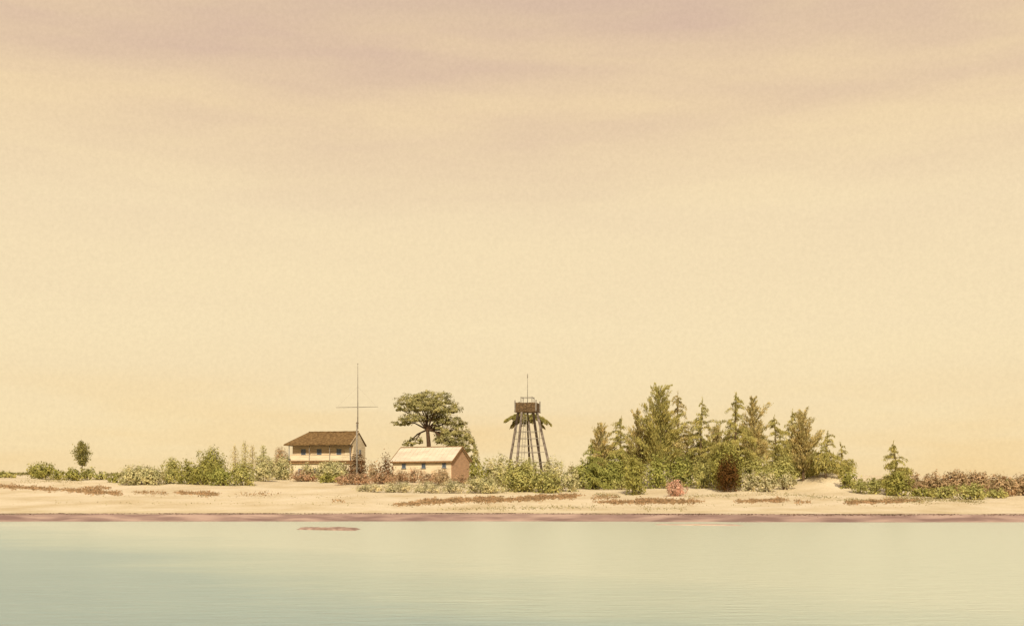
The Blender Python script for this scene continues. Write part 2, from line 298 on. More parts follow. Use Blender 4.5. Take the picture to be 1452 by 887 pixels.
# ------------------------------------------------------------------ two-storey house with the brown roof
def house_one():
    yf = 219.0; th = R(-12.0); Wd, Ln = 8.0, 12.7
    cx = px_x(459, yf); base = thing('two_storey_house', 'two-storey house with brown hipped roof and upper veranda behind the flagstaff', 'house', (cx, yf+4, 5.15), th)
    x0, x1, y0, y1 = -Ln/2, Ln/2, -Wd/2, Wd/2; EZ = 6.85; RZ = 9.45
    # lower storey and (set back) upper storey
    MB().box(x0, x1, y0+0.35, y1, 0, 3.75).build('lower_wall', M_cream, base)
    u = MB(); u.box(x0+0.35, x1, y0+1.15, y1, 3.95, EZ)
    u.build('upper_wall', M_tan, base)
    # gable end of the right side, cream boarding
    g = MB(); g.add([(x1+0.01,y0+1.15,3.95),(x1+0.01,y1+0.01,3.95),(x1+0.01,y1+0.01,EZ),(x1+0.01,0,RZ-0.15),(x1+0.01,y0+0.1,EZ),(x1+0.01,y0+1.15,EZ),
                     (x1+0.12,y0+1.15,3.95),(x1+0.12,y1+0.01,3.95),(x1+0.12,y1+0.01,EZ),(x1+0.12,0,RZ-0.15),(x1+0.12,y0+0.1,EZ),(x1+0.12,y0+1.15,EZ)],
        [(5,4,3,2,1,0),(6,7,8,9,10,11),(0,1,7,6),(1,2,8,7),(2,3,9,8),(3,4,10,9),(4,5,11,10),(5,0,6,11)])
    g.build('gable_wall', M_cream, base)
    MB().box(x0-0.15, x1+0.2, y0-0.1, y1+0.1, 3.752, 3.948).build('veranda_floor', M_brown, base)
    MB().box(x0-0.02, x1+0.1, y0+0.05, y0+0.12, 3.35, 3.75).build('floor_skirt', M_brown, base)
    # veranda front: solid cream rail with cap
    r = MB().box(x0+0.1, x1-0.1, y0+0.05, y0+0.12, 3.952, 4.95).build('railing', M_cream, base)
    MB().box(x0+0.0, x1+0.0, y0, y0+0.17, 4.953, 5.04).build('handrail', M_tan, r)
    for k in range(4):
        x = x0+0.12+(Ln-0.24)*k/3; MB().box(x-0.055, x+0.055, y0-0.06, y0+0.045, 3.952, EZ).build('post', M_blue if k in (0, 3) else M_grey, base)
    MB().box(x0-0.1, x1+0.1, y0-0.1, y0+0.08, EZ+0.002, EZ+0.2).build('eave_beam', M_blue, base)
    # roof: hipped on the left, gabled on the right
    ex0, ex1, ey0, ey1 = x0-0.75, x1+0.16, y0-0.7, y1+0.7; e = EZ+0.02; rx0 = x0+2.6
    rr = MB(); th_ = 0.22
    top = [(ex0,ey0,e),(ex1,ey0,e),(ex1,ey1,e),(ex0,ey1,e),(rx0,0,RZ),(ex1,0,RZ)]
    lo = [(x,y,z+th_) for x, y, z in top]
    rr.add(top+lo, [(4,5,1,0),(5,4,3,2),(4,0,3),(6,7,11,10),(8,9,10,11),(9,6,10),(0,1,7,6),(1,5,11,7),(5,2,8,11),(2,3,9,8),(3,0,6,9)])
    rf = rr.build('roof', M_thatch, base)
    rc = MB(); n = 18                     # a rough ridge cap of many short overlapping pieces
    for k in range(n):
        a = rx0+(ex1-rx0)*k/n; bq = rx0+(ex1-rx0)*(k+1)/n-0.01
        rc.box(a, bq, -0.2-0.03*(k % 2), 0.2, RZ+th_-0.06, RZ+th_+0.06+0.05*random.random())
    rc.build('ridge_cap', M_thatch, rf)
    MB().beam((ex1+0.04, ey0, e+0.1), (ex1+0.04, 0, RZ+0.1), 0.08, 0.2).build('bargeboard', M_tan, rf)
    for x in (-3.75, -0.5, 3.55): window(base, x, y0+1.15, 4.95, 0.95, 1.25)
    d = MB().box(4.75, 5.65, y0+1.07, y0+1.147, 3.952, 6.15).build('door', M_cream, base)
    MB().box(5.5, 5.56, y0+1.0, y0+1.067, 4.9, 5.05).build('handle', M_dark, d)
    for x in (-4, -1, 2.2): window(base, x, y0+0.35, 1.2, 0.9, 1.2)
    sw = MB(); 
    for z in (4.9, 1.3):
        f = MB().box(x1+0.125, x1+0.2, 0.4, 1.4, z, z+1.2).build('window', M_blue, base)
        MB().box(x1+0.202, x1+0.21, 0.52, 1.28, z+0.12, z+1.08).build('pane', M_glass, f)
house_one()

# ------------------------------------------------------------------ low house with the pale roof
def house_two():
    th = R(-24.0); Ln, Wd = 12.3, 7.4; yc = 209.5; cxr = px_x(640.5, yc)
    rot = Matrix.Rotation(th, 3, 'Z'); c = Vector((cxr, yc, 5.0))-rot @ Vector((Ln/2, -Wd/2, 0))
    base = thing('low_house', 'single-storey house with pale gabled roof and pinkish end wall under the spreading tree', 'house', c, th)
    x0, x1, y0, y1 = -Ln/2, Ln/2, -Wd/2, Wd/2; EZ = 3.9; RZ = 6.35
    MB().box(x0, x1-0.15, y0, y1, -0.5, EZ).build('wall', M_cream, base)
    g = MB(); P = [(y0,-0.5),(y1,-0.5),(y1,EZ),(0,RZ-0.1),(y0,EZ)]
    for xx in (x1-0.147, x1): g.v += [(xx, y, z) for y, z in P]
    g.f = [(4,3,2,1,0),(5,6,7,8,9)]+[(k, (k+1) % 5, (k+1) % 5+5, k+5) for k in range(5)]
    g.build('gable_wall', M_pink, base)
    g = MB(); 
    for xx in (x0-0.15, x0-0.003): g.v += [(xx, y, z) for y, z in P]
    g.f = [(4,3,2,1,0),(5,6,7,8,9)]+[(k, (k+1) % 5, (k+1) % 5+5, k+5) for k in range(5)]
    g.build('gable_wall', M_pink, base)
    sl = (RZ-EZ)/(Wd/2); ov = 0.45; rr = MB(); ez = EZ-ov*sl+0.05
    t4 = [(x0-0.5, y0-ov, ez), (x1+0.35, y0-ov, ez), (x1+0.35, 0, RZ+0.05), (x0-0.5, 0, RZ+0.05), (x1+0.35, y1+ov, ez), (x0-0.5, y1+ov, ez)]
    up = [(x, y, z+0.14) for x, y, z in t4]
    rr.add(t4+up, [(3,2,1,0),(5,4,2,3),(6,7,8,9),(9,8,10,11),(0,1,7,6),(1,2,8,7),(2,4,10,8),(4,5,11,10),(5,3,9,11),(3,0,6,9)])
    rf = rr.build('roof', M_roofpale, base)
    MB().box(x0-0.5, x1+0.35, -0.12, 0.12, RZ+0.19, RZ+0.32).build('ridge_cap', M_brown, rf)
    MB().box(x0-0.5, x1+0.35, y0-ov-0.09, y0-ov-0.003, ez-0.14, ez+0.16).build('fascia', M_brown, rf)
    for ya in (y0-ov, y1+ov):
        MB().beam((x1+0.40, ya, ez+0.07), (x1+0.40, 0, RZ+0.12), 0.09, 0.26).build('bargeboard', M_brown, rf)
    MB().beam((x0-0.55, y0-ov, ez+0.07), (x0-0.55, 0, RZ+0.12), 0.09, 0.26).build('bargeboard', M_brown, rf)
    # seams of the roofing sheets
    sm = MB()
    for k in range(1, 14):
        x = x0-0.5+(Ln+0.85)*k/14; sm.beam((x, y0-ov, ez+0.15), (x, -0.13, RZ+0.15), 0.05, 0.05)
    sm.build('seam', M_roofpale, rf)
    for x in (-3.9, 0.3, 4.6): window(base, x, y0, 2.55, 0.8, 0.85)
    MB().box(x0-0.02, x1+0.02, y0-0.06, y0-0.003, 3.42, 3.62).build('eave_band', M_brown, base)
    d = MB().box(1.9, 2.8, y0-0.05, y0-0.003, 0.0, 2.05).build('door', M_tan, base)
    MB().box(2.65, 2.7, y0-0.11, y0-0.053, 1.0, 1.1).build('handle', M_dark, d)
house_two()

# ------------------------------------------------------------------ flagstaff
def flagstaff():
    y = 207.0; x = px_x(506, y); z = gz(x, y); k = F_PX/y
    H = lambda py: CAM_H+(HOR-py)/k-z
    o = thing('flagstaff', 'tall thin flagstaff with a crossed yard in front of the brown-roofed house', 'flagstaff', (x, y, z))
    MB().tube([(0,0,-0.4), (0.0,0,H(640)), (0,0,H(598))], [0.19, 0.16, 0.13], 10).build('lower_mast', M_grey, o, True)
    tm = MB().tube([(0.17,0,H(608)), (0.17,0,H(560)), (0.17,0,H(516))], [0.10, 0.075, 0.04], 8).build('topmast', M_grey, o, True)
    MB().tube([(0.17,0,H(516)-0.02), (0.17,0,H(516)+0.06), (0.17,0,H(516)+0.16)], [0.05,0.11,0.03], 8).build('truck', M_grey, tm, True)
    MB().box(-0.16, 0.33, -0.15, 0.15, H(600), H(600)+0.1).build('crosstree', M_dark, o)
    MB().tube([(-3.8,-0.14,H(577.5)), (0.17,-0.16,H(577)), (3.9,-0.14,H(576.5))], [0.035,0.07,0.035], 8).build('yard', M_grey, o, True)
    st = MB()
    for sx_ in (-3.6, 3.7): st.tube([(sx_,-0.14,H(577)), (0.17,-0.05,H(548))], 0.010, 4)
    st.build('yard_stay', M_grey, o)
    MB().tube([(0.05,-0.2,1.0), (0.1,-0.2,H(600)), (0.2,-0.05,H(520))], 0.012, 4).build('halyard', M_grey, o)
flagstaff()

# ------------------------------------------------------------------ timber tower
def tower():
    y = 204.0; x = px_x(750, y); z = gz(x, y); k = F_PX/y
    H = lambda py: CAM_H+(HOR-py)/k-z
    o = thing('timber_tower', 'tall dark timber lookout tower on splayed legs with railed box platform and mast', 'tower', (x, y, z))
    a0 = R(32.0); zt = H(584); zb = H(655)
    def corner(i, zz):                      # splay of the legs with height
        u = (zz-zb)/(zt-zb); Rr = (4.05+(1.95-4.05)*u); sh = -0.25*u
        an = a0+math.pi/2*i; return Vector((Rr*math.cos(an)+sh, -Rr*math.sin(an), zz))
    for i in range(4):
        MB().beam(corner(i, -0.3), corner(i, zt), 0.34, 0.34).build('leg', M_leg, o)
    MB().beam((1.3, 0.3, -0.3), (-0.25, 0.1, zt), 0.26, 0.26).build('leg', M_leg, o)
    for py in (612, 621.5, 632, 641, 655):
        zz = H(py)
        for i in range(4):
            if i in (1, 3) and py != 655: continue
            MB().beam(corner(i, zz), corner((i+1) % 4, zz), 0.06, 0.09).build('crossbeam', M_grey, o)
    for i in (1, 3):
        MB().beam(corner(i, H(648)), corner((i+1) % 4, H(600)), 0.07, 0.07).build('brace', M_grey, o)
    ld = MB(); A = Vector((-0.9,-1.9,0)); B = Vector((-0.6,-1.25,zt))
    for s_ in (-0.25, 0.25): ld.beam(A+Vector((s_-0.5,-1.2,0)), B+Vector((s_,0,0)), 0.06, 0.06)
    lad = ld.build('ladder', M_grey, o)
    n = 28
    for q in range(1, n):
        p = (A+Vector((-0.5,-1.2,0))).lerp(B, q/n); MB().beam(p+Vector((-0.25,0,0)), p+Vector((0.25,0,0)), 0.05, 0.05).build('rung', M_grey, lad)
    # boxed platform
    pl = thing('platform', None, None, (-0.25, 0, 0), -R(12)); pl.parent = o
    zt2 = H(571.5); w2 = 1.9
    sd_ = MB()
    for q in range(9):                         # boarded sides, planks slightly uneven
        for sgn in (-1, 1):
            xa = -w2+2*w2*q/9+0.01; xb = -w2+2*w2*(q+1)/9-0.01; j = 0.05*random.random()
            sd_.box(xa, xb, sgn*w2-0.05*0-0.03-0.01*(q % 2), sgn*w2+0.03+0.01*(q % 2), zt+0.12-j, zt2+j)
            sd_.box(sgn*(w2-0.08)-0.025, sgn*(w2-0.08)+0.025, max(xa, -w2+0.08), min(xb, w2-0.08), zt+0.12-j, zt2+j)
    sd_.build('side_boards', M_dark, pl)
    MB().box(-w2-0.15, w2+0.15, -w2-0.15, w2+0.15, zt-0.06, zt+0.06).build('deck', M_dark, pl)
    for sx_ in (-1, 1):
        for sy in (-1, 1):
            MB().box(sx_*w2-0.1, sx_*w2+0.1, sy*w2-0.1, sy*w2+0.1, zt+0.062, zt2+0.45).build('corner_post', M_grey, pl)
    rl = MB(); zr = H(563.5); wr = 1.0
    for sx_ in (-1, 1):
        for sy in (-1, 1): rl.box(sx_*wr-0.06, sx_*wr+0.06, sy*wr-0.06, sy*wr+0.06, zt2-0.4, zr+0.15)
    for sy in (-1, 1): rl.box(-wr+0.06, wr-0.06, sy*wr-0.04, sy*wr+0.04, zr-0.05, zr+0.04); rl.box(sy*wr-0.04, sy*wr+0.04, -wr+0.06, wr-0.06, zr-0.05, zr+0.04)
    rl.box(-wr-0.3, wr+0.3, -wr-0.3, wr+0.3, zt2-0.5, zt2-0.4)
    rl.build('railing', M_grey, pl)
    MB().tube([(0.0,0,zt2-0.45), (0,0,H(545)), (0,0,H(530))], [0.06,0.045,0.03], 8).build('mast', M_grey, pl, True)
    MB().tube([(0,0,H(536)), (0,0,H(534.5)), (0,0,H(531.0)), (0,0,H(530)+0.1)], [0.03,0.09,0.09,0.02], 8).build('mast_head', M_grey, pl, True)
    return o
tower()

# ------------------------------------------------------------------ vegetation builders
OLd = (0.36,0.335,0.095); OLm = (0.45,0.42,0.150); OLl = (0.53,0.485,0.25); YG = (0.57,0.51,0.30)
GRN = (0.37,0.365,0.105); IRN = (0.47,0.415,0.140); IRb = (0.54,0.445,0.190); BRN = (0.46,0.33,0.185)
RED = (0.48,0.32,0.19); DBR = (0.19,0.105,0.05); PNK = (0.66,0.42,0.30); MAR = (0.13,0.065,0.02)
count = {}
def bush(pxa, pxb, yt, yb, col, label, group=None, name='bush', leaf=0.32, dens=1.15, cat='bush', lumps=None, ragged=0.25, yshift=0, tall=False):
    px = (pxa+pxb)/2; y = ground_at(px, yb)+yshift; k = F_PX/y; x = px_x(px, y); z = gz(x, y)
    lim = 211.5 if 405 < px < 528 else 206.0 if 528 <= px < 664 else 400
    if y > lim: y = lim; k = F_PX/y; x = px_x(px, y); z = gz(x, y)
    W = (pxb-pxa)/k/2*1.14; Ht = (CAM_H+(HOR-yt)/k-z)*1.03
    root = thing(name, label, cat, (x, y, z), 0, group)
    nl = lumps or max(3, int(W*2.2)+2); P = []; NR = []; tips = []
    for i in range(nl):
        u = (i+0.5)/nl*2-1 if nl > 1 else 0
        r = (0.42+0.22*rng.random())*min(W, max(Ht, 0.6*W))
        r = min(r, W*0.8)
        hx = u*(W-r*0.8)+rng.normal()*0.08*W; top = Ht*(1.0-0.42*abs(u)**1.6*rng.random()) if not tall else Ht*(1-0.15*abs(u))
        if i == nl//2: top = Ht
        rz_ = max(top*0.5, 0.2); c = np.array([hx, rng.normal()*0.25*r, top-rz_]); rx_ = r; ry_ = max(r, W*0.35)*0.9
        tips.append(c)
        n = int(dens*(rx_*rz_+rx_*ry_+ry_*rz_)*4/(leaf*leaf*0.6)*0.55)
        d = unit(rng.normal(size=(n, 3)))
        # clumped shell: leaves gather in tufts
        nt_ = max(8, n//14); T = unit(rng.normal(size=(nt_, 3)))*(0.72+0.34*rng.random((nt_, 1))**0.8)
        idx = rng.integers(0, nt_, n); q = T[idx]+rng.normal(size=(n, 3))*0.13*(1+ragged)
        q = np.where((rng.random((n, 1)) < 0.25), d*(0.35+0.6*rng.random((n, 1))), q)
        pts = c+q*np.array([rx_, ry_, rz_]); kk = pts[:, 2] > -0.05
        P.append(pts[kk]); NR.append(q[kk]+np.array([0,0,0.25]))
    # skirt down to the ground
    n = int(W*Ht*10*dens); sk = np.stack([rng.uniform(-W*0.85, W*0.85, n), rng.normal(size=n)*W*0.3, rng.random(n)*Ht*0.45], 1); P.append(sk); NR.append(sk*np.array([0.5,1,0])+np.array([0,-0.8,0.3]))
    P = np.concatenate(P); NR = np.concatenate(NR)
    gzv = terrain(P[:,0]+x, P[:,1]+y)-z; P[:,2] = np.maximum(P[:,2], gzv+0.03)
    quads_mesh('foliage', leaves(P, leaf, 0.7, nrm=NR), fol(col), root)
    st = MB()
    for c in tips: 
        b0 = Vector((c[0]*0.35, c[1]*0.3, -0.15)); st.tube([b0, b0.lerp(Vector(c), 0.55)+Vector((0.05,0,0.05)), Vector(c)+Vector((0,0,0.2))], [0.07, 0.045, 0.02], 5)
    st.build('stem', M_stem, root)
    return root

def ironwood(px, yt, yb, wpx, col, label, group='ironwood trees in the big grove', lean=0.0, sparse=0.0, y=None, low=0.10, name='ironwood_tree', tiers=None, plume=0.5):
    """feathery she-oak: straight leader, tiers of rising then drooping boughs hung with needle tufts"""
    y = y or ground_at(px, yb); k = F_PX/y; x = px_x(px, y); z = gz(x, y); Ht = CAM_H+(HOR-yt)/k-z; W = wpx/k/2*1.14
    root = thing(name, label, 'tree', (x, y, z), 0, group)
    ld = lambda u: np.array([lean*Ht*u*u+0.18*math.sin(u*5+px), 0.15*math.sin(u*4+px*2), Ht*u])
    tr = MB(); us = np.linspace(0, 1, 9); r0 = 0.05+0.018*Ht
    tr.tube([Vector(ld(u))-Vector((0,0,0.3 if u == 0 else 0)) for u in us], [max(0.025, r0*(1-u)**0.8) for u in us], 7)
    P = []; AX = []; SZ = []
    nb = tiers or int(Ht*6.5); 
    pl_ = plume > 0.7
    for i in range(nb):
        u = low+(0.97-low)*((i+0.6*rng.random())/nb)
        if u > 0.5 and rng.random() < (0.2 if pl_ else 0.38): continue
        prof = float(np.interp(u, [0, 0.3, 0.6, 0.8, 0.93, 1], [1.05, 1.05, 0.78, 0.50, 0.27, 0.06]))
        Lb = W*prof*rng.uniform(0.45, 1.15)
        if rng.random() < 0.12: Lb *= 1.3
        an = rng.random()*2*math.pi; dr = np.array([math.cos(an), math.sin(an), 0])
        if pl_: Lb *= 0.8
        rise = rng.uniform(0.9, 1.6)*Lb if pl_ else rng.uniform(0.25, 0.7)*Lb
        rise = min(rise, (1.02-u)*Ht+0.2); o0 = ld(u); pts = []
        m_ = 6; dp_ = 0.12 if pl_ else 0.55+0.3*rng.random()
        for j in range(m_+1):
            s_ = j/m_; pts.append(o0+dr*Lb*s_+np.array([0.10*Lb*s_ if pl_ else 0, 0, rise*s_*1.3-dp_*Lb*s_*s_*s_]))
        tr.tube([Vector(p) for p in pts[:-1]], [max(0.015, 0.045*(1-j/m_)+0.012) for j in range(m_)], 4, False)
        n = int((12+46*Lb)*(1-sparse)*(1.35 if u < 0.5 else 0.72)); s_ = rng.random(n)**0.7; idx = np.minimum((s_*m_).astype(int), m_-1); fr_ = (s_*m_-idx)[:,None]
        PA = np.array(pts); q = PA[idx]*(1-fr_)+PA[idx+1]*fr_
        sg = 0.07+0.055*Lb+(0.10 if u < 0.45 else 0)
        dv = rng.random(n)[:,None]*np.array([0,0,-0.35 if not pl_ else 0.1])*s_[:,None]
        q = q+rng.normal(size=(n,3))*np.array([sg,sg,0.07])+dv
        P.append(q); ax = dr*0.45+np.array([0.15,0,1.0]) if pl_ else dr*0.35+np.array([0,0,-0.8])
        AX.append(np.repeat(ax[None], n, 0)); SZ.append(np.full(n, (0.52 if pl_ else 0.44)*(1 if u < 0.6 else 0.85)))
    n = int(Ht*9*(1-sparse)); u = 0.55+0.47*rng.random(n)     # tufts along the leader
    P.append(np.array([ld(min(v,1.02)) for v in u])+rng.normal(size=(n,3))*np.array([0.09,0.09,0.1])); AX.append(np.tile([0,0,1.3],(n,1))); SZ.append(np.full(n, 0.40))
    P = np.concatenate(P); AX = np.concatenate(AX); SZ = np.concatenate(SZ)
    P[:,2] = np.maximum(P[:,2], 0.1)
    quads_mesh('crown', leaves(P, SZ, 0.25, AX, 0.45), fol(col, 0.5), root)
    tr.build('trunk', M_bark, root)
    return root

# the spreading tree behind the low house
def spreading_tree():
    y = 221.0; k = F_PX/y; x = px_x(607, y); z = gz(x, y)
    root = thing('spreading_tree', 'large spreading shade tree with layered crown rising behind the low pale-roofed house', 'tree', (x, y, z))
    W = lambda px, py, dy=0: Vector((px_x(px, y)-x, dy, CAM_H+(HOR-py)/k-z))
    cl = [(581,568,20,7,0),(604,562,20,6,1),(626,567,17,7,-1),(568,578,9,4,0),(598,577,22,7,-1.5),(640,578,14,7,.6),(570,598,13,5,0),(588,593,16,6,-1.2),(614,590,15,8,.8),(636,595,15,7,-.8),(652,600,10,5,1),
          (588,625,13,4,0),(577,629,8,3,.5),(640,611,16,7,-.6),(657,617,12,8,.2),(624,618,9,6,1.3),(645,626,14,5,1.2),(667,632,9,9,0),(673,648,7,9,-.5),(664,657,10,9,.3),(622,604,8,5,-1),(650,634,16,8,-1.6),(632,625,14,6,-2),(600,570,22,7,1),(622,580,16,7,-1.8)]
    P = []; NR = []; tr = MB(); fork = W(606, 606)
    for px, py, rx, ry, dy in cl:
        c = W(px, py, dy*1.6); a = rx/k; b_ = ry/k*1.5; n = int(a*b_*320)
        nt_ = max(8, n//16); T = unit(rng.normal(size=(nt_,3)))*(0.55+0.55*rng.random((nt_,1))); i_ = rng.integers(0, nt_, n)
        q = T[i_]+rng.normal(size=(n,3))*0.12; q[:,2] = np.where(q[:,2] < -0.5, q[:,2]*0.6, q[:,2])
        q = q*np.array([a, max(a*0.9, 1.6), b_])
        q[:,2] -= 0.16*(q[:,0]/a)**2*b_                      # layers droop at the rim
        P.append(np.array(c)+q); NR.append(q/np.array([a,a,b_])+np.array([0,0,0.5]))
        if py < 630:
            mid = fork.lerp(c, 0.5)+Vector((0,0,0.35)); tr.tube([fork+Vector((0,0,-0.4)), mid, c+Vector((0,0,-b_*0.3))], [0.20,0.12,0.04], 6)
            for _ in range(3):
                e = c+Vector((rng.normal()*a*0.6, rng.normal()*a*0.5, rng.normal()*b_*0.4)); tr.tube([mid, e], [0.07, 0.02], 4)
    P = np.concatenate(P); quads_mesh('crown', leaves(P, 0.34, 0.7, nrm=np.concatenate(NR)), fol((0.38,0.34,0.14)), root)
    tr.tube([W(604,640)*1 - Vector((0,0,W(604,640).z+0.3)), W(607,655), W(608,630), fork], [0.55,0.48,0.42,0.33], 10)
    tr.build('trunk', mat('dark_bark', (0.075,0.042,0.022), 0.95, 0.35, 4), root)
spreading_tree()

def palm():
    y = 212.0; k = F_PX/y; x = px_x(748, y); z = gz(x, y); H = CAM_H+(HOR-594)/k-z
    root = thing('palm_tree', 'palm tree behind the timber tower with fronds showing on both sides of its legs', 'tree', (x, y, z))
    MB().tube([(0.5,0,-0.3),(0.3,0,H*0.4),(0.05,0,H*0.8),(0,0,H+0.1)], [0.26,0.19,0.15,0.12], 8).build('trunk', M_bark, root)
    specs = [(-5.1,0.4,1.2,-1.0),(-4.3,-1.2,1.5,-0.4),(-3.2,1.6,1.3,-1.7),(-2.4,-1.5,1.8,-0.2),(4.3,0.3,1.1,-1.6),(4.0,-1.0,1.5,-0.5),(3.0,1.4,1.6,-1.3),(2.2,-1.4,1.7,0.0),(-0.9,-2.4,1.3,-1.1),(1.0,-2.6,1.2,-0.9),(0.4,2.8,1.8,-0.4),(-1.5,2.4,1.5,-0.8)]
    for dx, dy, up, dn in specs:
        dx *= rng.uniform(0.85, 1.06); up *= rng.uniform(0.6, 1.1); dn = dn*0.75+rng.normal()*0.3
        n = 190; s_ = rng.random(n); E = np.array([dx, dy, 0]); L = np.linalg.norm(E); d = E/L
        c = np.array([0,0,H])+E*s_[:,None]+np.stack([0*s_, 0*s_, up*4*s_*(1-s_)*0.6+dn*s_*s_], 1)
        side = np.array([-d[1], d[0], 0]); sg = rng.choice([-1, 1], n)[:,None]
        c = c+side*sg*(0.12+0.42*rng.random((n,1)))-np.array([0,0,0.22])*rng.random((n,1))
        ax = side*sg*0.6+d*0.5+np.array([0,0,-0.75])
        f = quads_mesh('frond', leaves(c, 0.85, 0.34, ax, 0.3), fol((0.31,0.27,0.085)), root)
        rb = MB(); rb.tube([Vector((0,0,H))+Vector(E)*q+Vector((0,0,up*4*q*(1-q)*0.6+dn*q*q)) for q in (0,0.25,0.5,0.75,0.96)], [0.06,0.05,0.04,0.03,0.015], 5).build('rib', M_stem, f)
palm()

# ---------------- left dunes
g = 'low bushes on the dunes left of the houses'
bush(-12, 24, 667, 677, OLm, 'low olive bush cut by the left edge of the view', g)
bush(43, 76, 655, 679, OLd, 'dark olive bush with pointed shoots, left of the small round-headed tree', g)
bush(72, 92, 665, 680, OLd, 'squat dark olive bush right beside the one with pointed shoots', g)
bush(90, 117, 664, 681, OLd, 'dark low bush directly below the small round-headed tree', g)
bush(113, 136, 662, 680, OLm, 'olive bush just right of the small round-headed tree', g)
bush(133, 152, 668, 680, OLm, 'flat-topped little olive bush at the right end of the dark dune bushes', g)
bush(152, 172, 671, 684, OLd, 'small lone dark bush before the long pale one', g)
bush(170, 232, 661, 687, OLl, 'long pale yellow-green bush on the dune', g)
bush(225, 256, 667, 685, OLm, 'low olive bush between the long pale one and the taller dark clump', g)
bush(233, 257, 649, 676, OLm, 'upright olive bush with two round sprigs, left end of the taller clump', g, yshift=3)
bush(252, 282, 652, 686, OLd, 'broad dark olive bush in front of the taller clump', g)
bush(270, 300, 652, 687, OLd, 'dark bush right of the broad dark one, before the twin-topped bush', g)
bush(283, 320, 637, 684, OLd, 'tallest dark bush of the dunes, with two rounded tops', g, yshift=3)
bush(297, 332, 664, 688, GRN, 'low green bush at the foot of the tallest dark dune bush', g)
bush(328, 362, 652, 688, OLm, 'mid-olive bush below the thin feathery saplings', g)
bush(358, 388, 645, 682, OLl, 'pale olive bush right of the feathery saplings', g)
bush(383, 416, 645, 680, OLl, 'pale bush at the left corner of the brown-roofed house', g)
bush(386, 408, 635, 662, BRN, 'small rounded rust-brown bush peeping over the pale ones left of the house', g, yshift=12)
def sapling(px, yt, yb, wpx, col, label, name='sapling', group=None, y=None, n0=1.0, low=0.35, asp=0.55, lf=0.28):
    y = y or ground_at(px, yb); k = F_PX/y; x = px_x(px, y); z = gz(x, y); Ht = CAM_H+(HOR-yt)/k-z; W = wpx/k/2
    root = thing(name, label, 'tree', (x, y, z), 0, group); tr = MB(); tr.tube([(0,0,-0.2),(0.08,0,Ht*0.5),(0,0,Ht*0.95)], [0.11,0.07,0.02], 6); P = []
    nb = 16
    for i in range(nb):
        u = low+(1-low)*(i+0.5)/nb; r_ = W*math.sin(math.pi*min(1, max(0.12, (u-low)/(1-low)*0.86+0.10)))*rng.uniform(0.55, 1.0); an = i*2.4
        e = Vector((math.cos(an)*r_*0.6, math.sin(an)*r_*0.6, Ht*u)); tr.tube([(0.05,0,Ht*(u-0.08)), e], [0.035, 0.012], 4)
        n = int(60*n0*(0.5+r_)); P.append(np.array(e)+rng.normal(size=(n,3))*np.array([r_*0.36+0.1, r_*0.36+0.1, Ht*0.030+0.05]))
    quads_mesh('crown', leaves(np.concatenate(P), lf, asp), fol(col), root); tr.build('trunk', M_stem, root); return root
sapling(116, 627, 680, 25, (0.30,0.27,0.09), 'small round-headed tree on a thin trunk standing alone on the dune', name='small_tree', low=0.40, n0=2.2)
gs = 'thin feathery saplings left of the houses'
sapling(333, 632, 680, 18, IRb, 'leftmost of the thin feathery saplings, short and sparse', group=gs, y=226, low=0.2, n0=0.5, asp=0.3)
sapling(347, 626, 680, 20, IRN, 'tallest of the thin feathery saplings, brownish', group=gs, y=229, low=0.2, n0=0.6, asp=0.3)
sapling(358, 631, 680, 16, IRb, 'feathery sapling just right of the tallest one', group=gs, y=224, low=0.2, n0=0.55, asp=0.3)
sapling(373, 631, 682, 14, OLm, 'rightmost thin sapling with a greener tip', group=gs, y=222, low=0.2, n0=0.7, asp=0.35)

# ---------------- around the houses
g = 'bushes in front of the two houses'
bush(425, 446, 655, 676, OLl, 'small pale green bush at the foot of the brown-roofed house', g)
bush(446, 496, 654, 679, OLl, 'wide pale green bush below the veranda of the brown-roofed house', g)
bush(413, 452, 665, 682, RED, 'reddish brown low bush below the left half of the brown-roofed house', g, leaf=0.22)
bush(452, 482, 670, 684, OLd, 'dark flat bush beneath the wide pale green one', g)
bush(478, 500, 662, 679, DBR, 'small dark brown bush left of the flagstaff foot', g, dens=0.8)
bush(494, 520, 643, 682, DBR, 'dark brown ragged bush at the foot of the flagstaff', g, dens=0.7, ragged=0.8)
bush(474, 530, 671, 687, RED, 'low reddish bush spreading in front of the flagstaff', g, leaf=0.22)
bush(526, 562, 668, 686, RED, 'low reddish bush in the gap between the two houses', g, leaf=0.22)
bush(520, 540, 652, 682, BRN, 'brown bush between the flagstaff and the low house', g, dens=0.7, ragged=0.8)
bush(536, 558, 640, 683, DBR, 'dark brown straggly bush at the left corner of the low house', g, dens=0.6, ragged=1.0)
bush(557, 580, 667, 683, RED, 'first rusty shrub along the low house wall from its left corner', g, leaf=0.2)
bush(575, 600, 663, 684, RED, 'second rusty shrub along the low house wall from its left corner', g, leaf=0.2)
bush(597, 620, 670, 685, RED, 'third rusty shrub along the low house wall from its left corner', g, leaf=0.2)
bush(614, 640, 664, 688, BRN, 'rusty brown shrub at the near corner of the low house', g, leaf=0.2)
bush(644, 667, 673, 686, RED, 'small rusty shrub below the pinkish end wall', g, leaf=0.2)
bush(663, 684, 652, 687, OLd, 'dark green bush against the right end of the low house', g, yshift=4)
bush(676, 704, 654, 690, OLd, 'dark rounded green bush between the low house and the tower thicket', g)
g = 'pale low bushes along the top of the beach'
bush(503, 545, 685, 697, YG, 'leftmost of the flat yellow-green bushes along the top of the beach', g, leaf=0.2)
bush(543, 588, 682, 698, YG, 'second flat yellow-green bush from the left along the top of the beach', g, leaf=0.2)
bush(585, 627, 682, 699, YG, 'third flat yellow-green bush, on the sand before the low house', g, leaf=0.2)
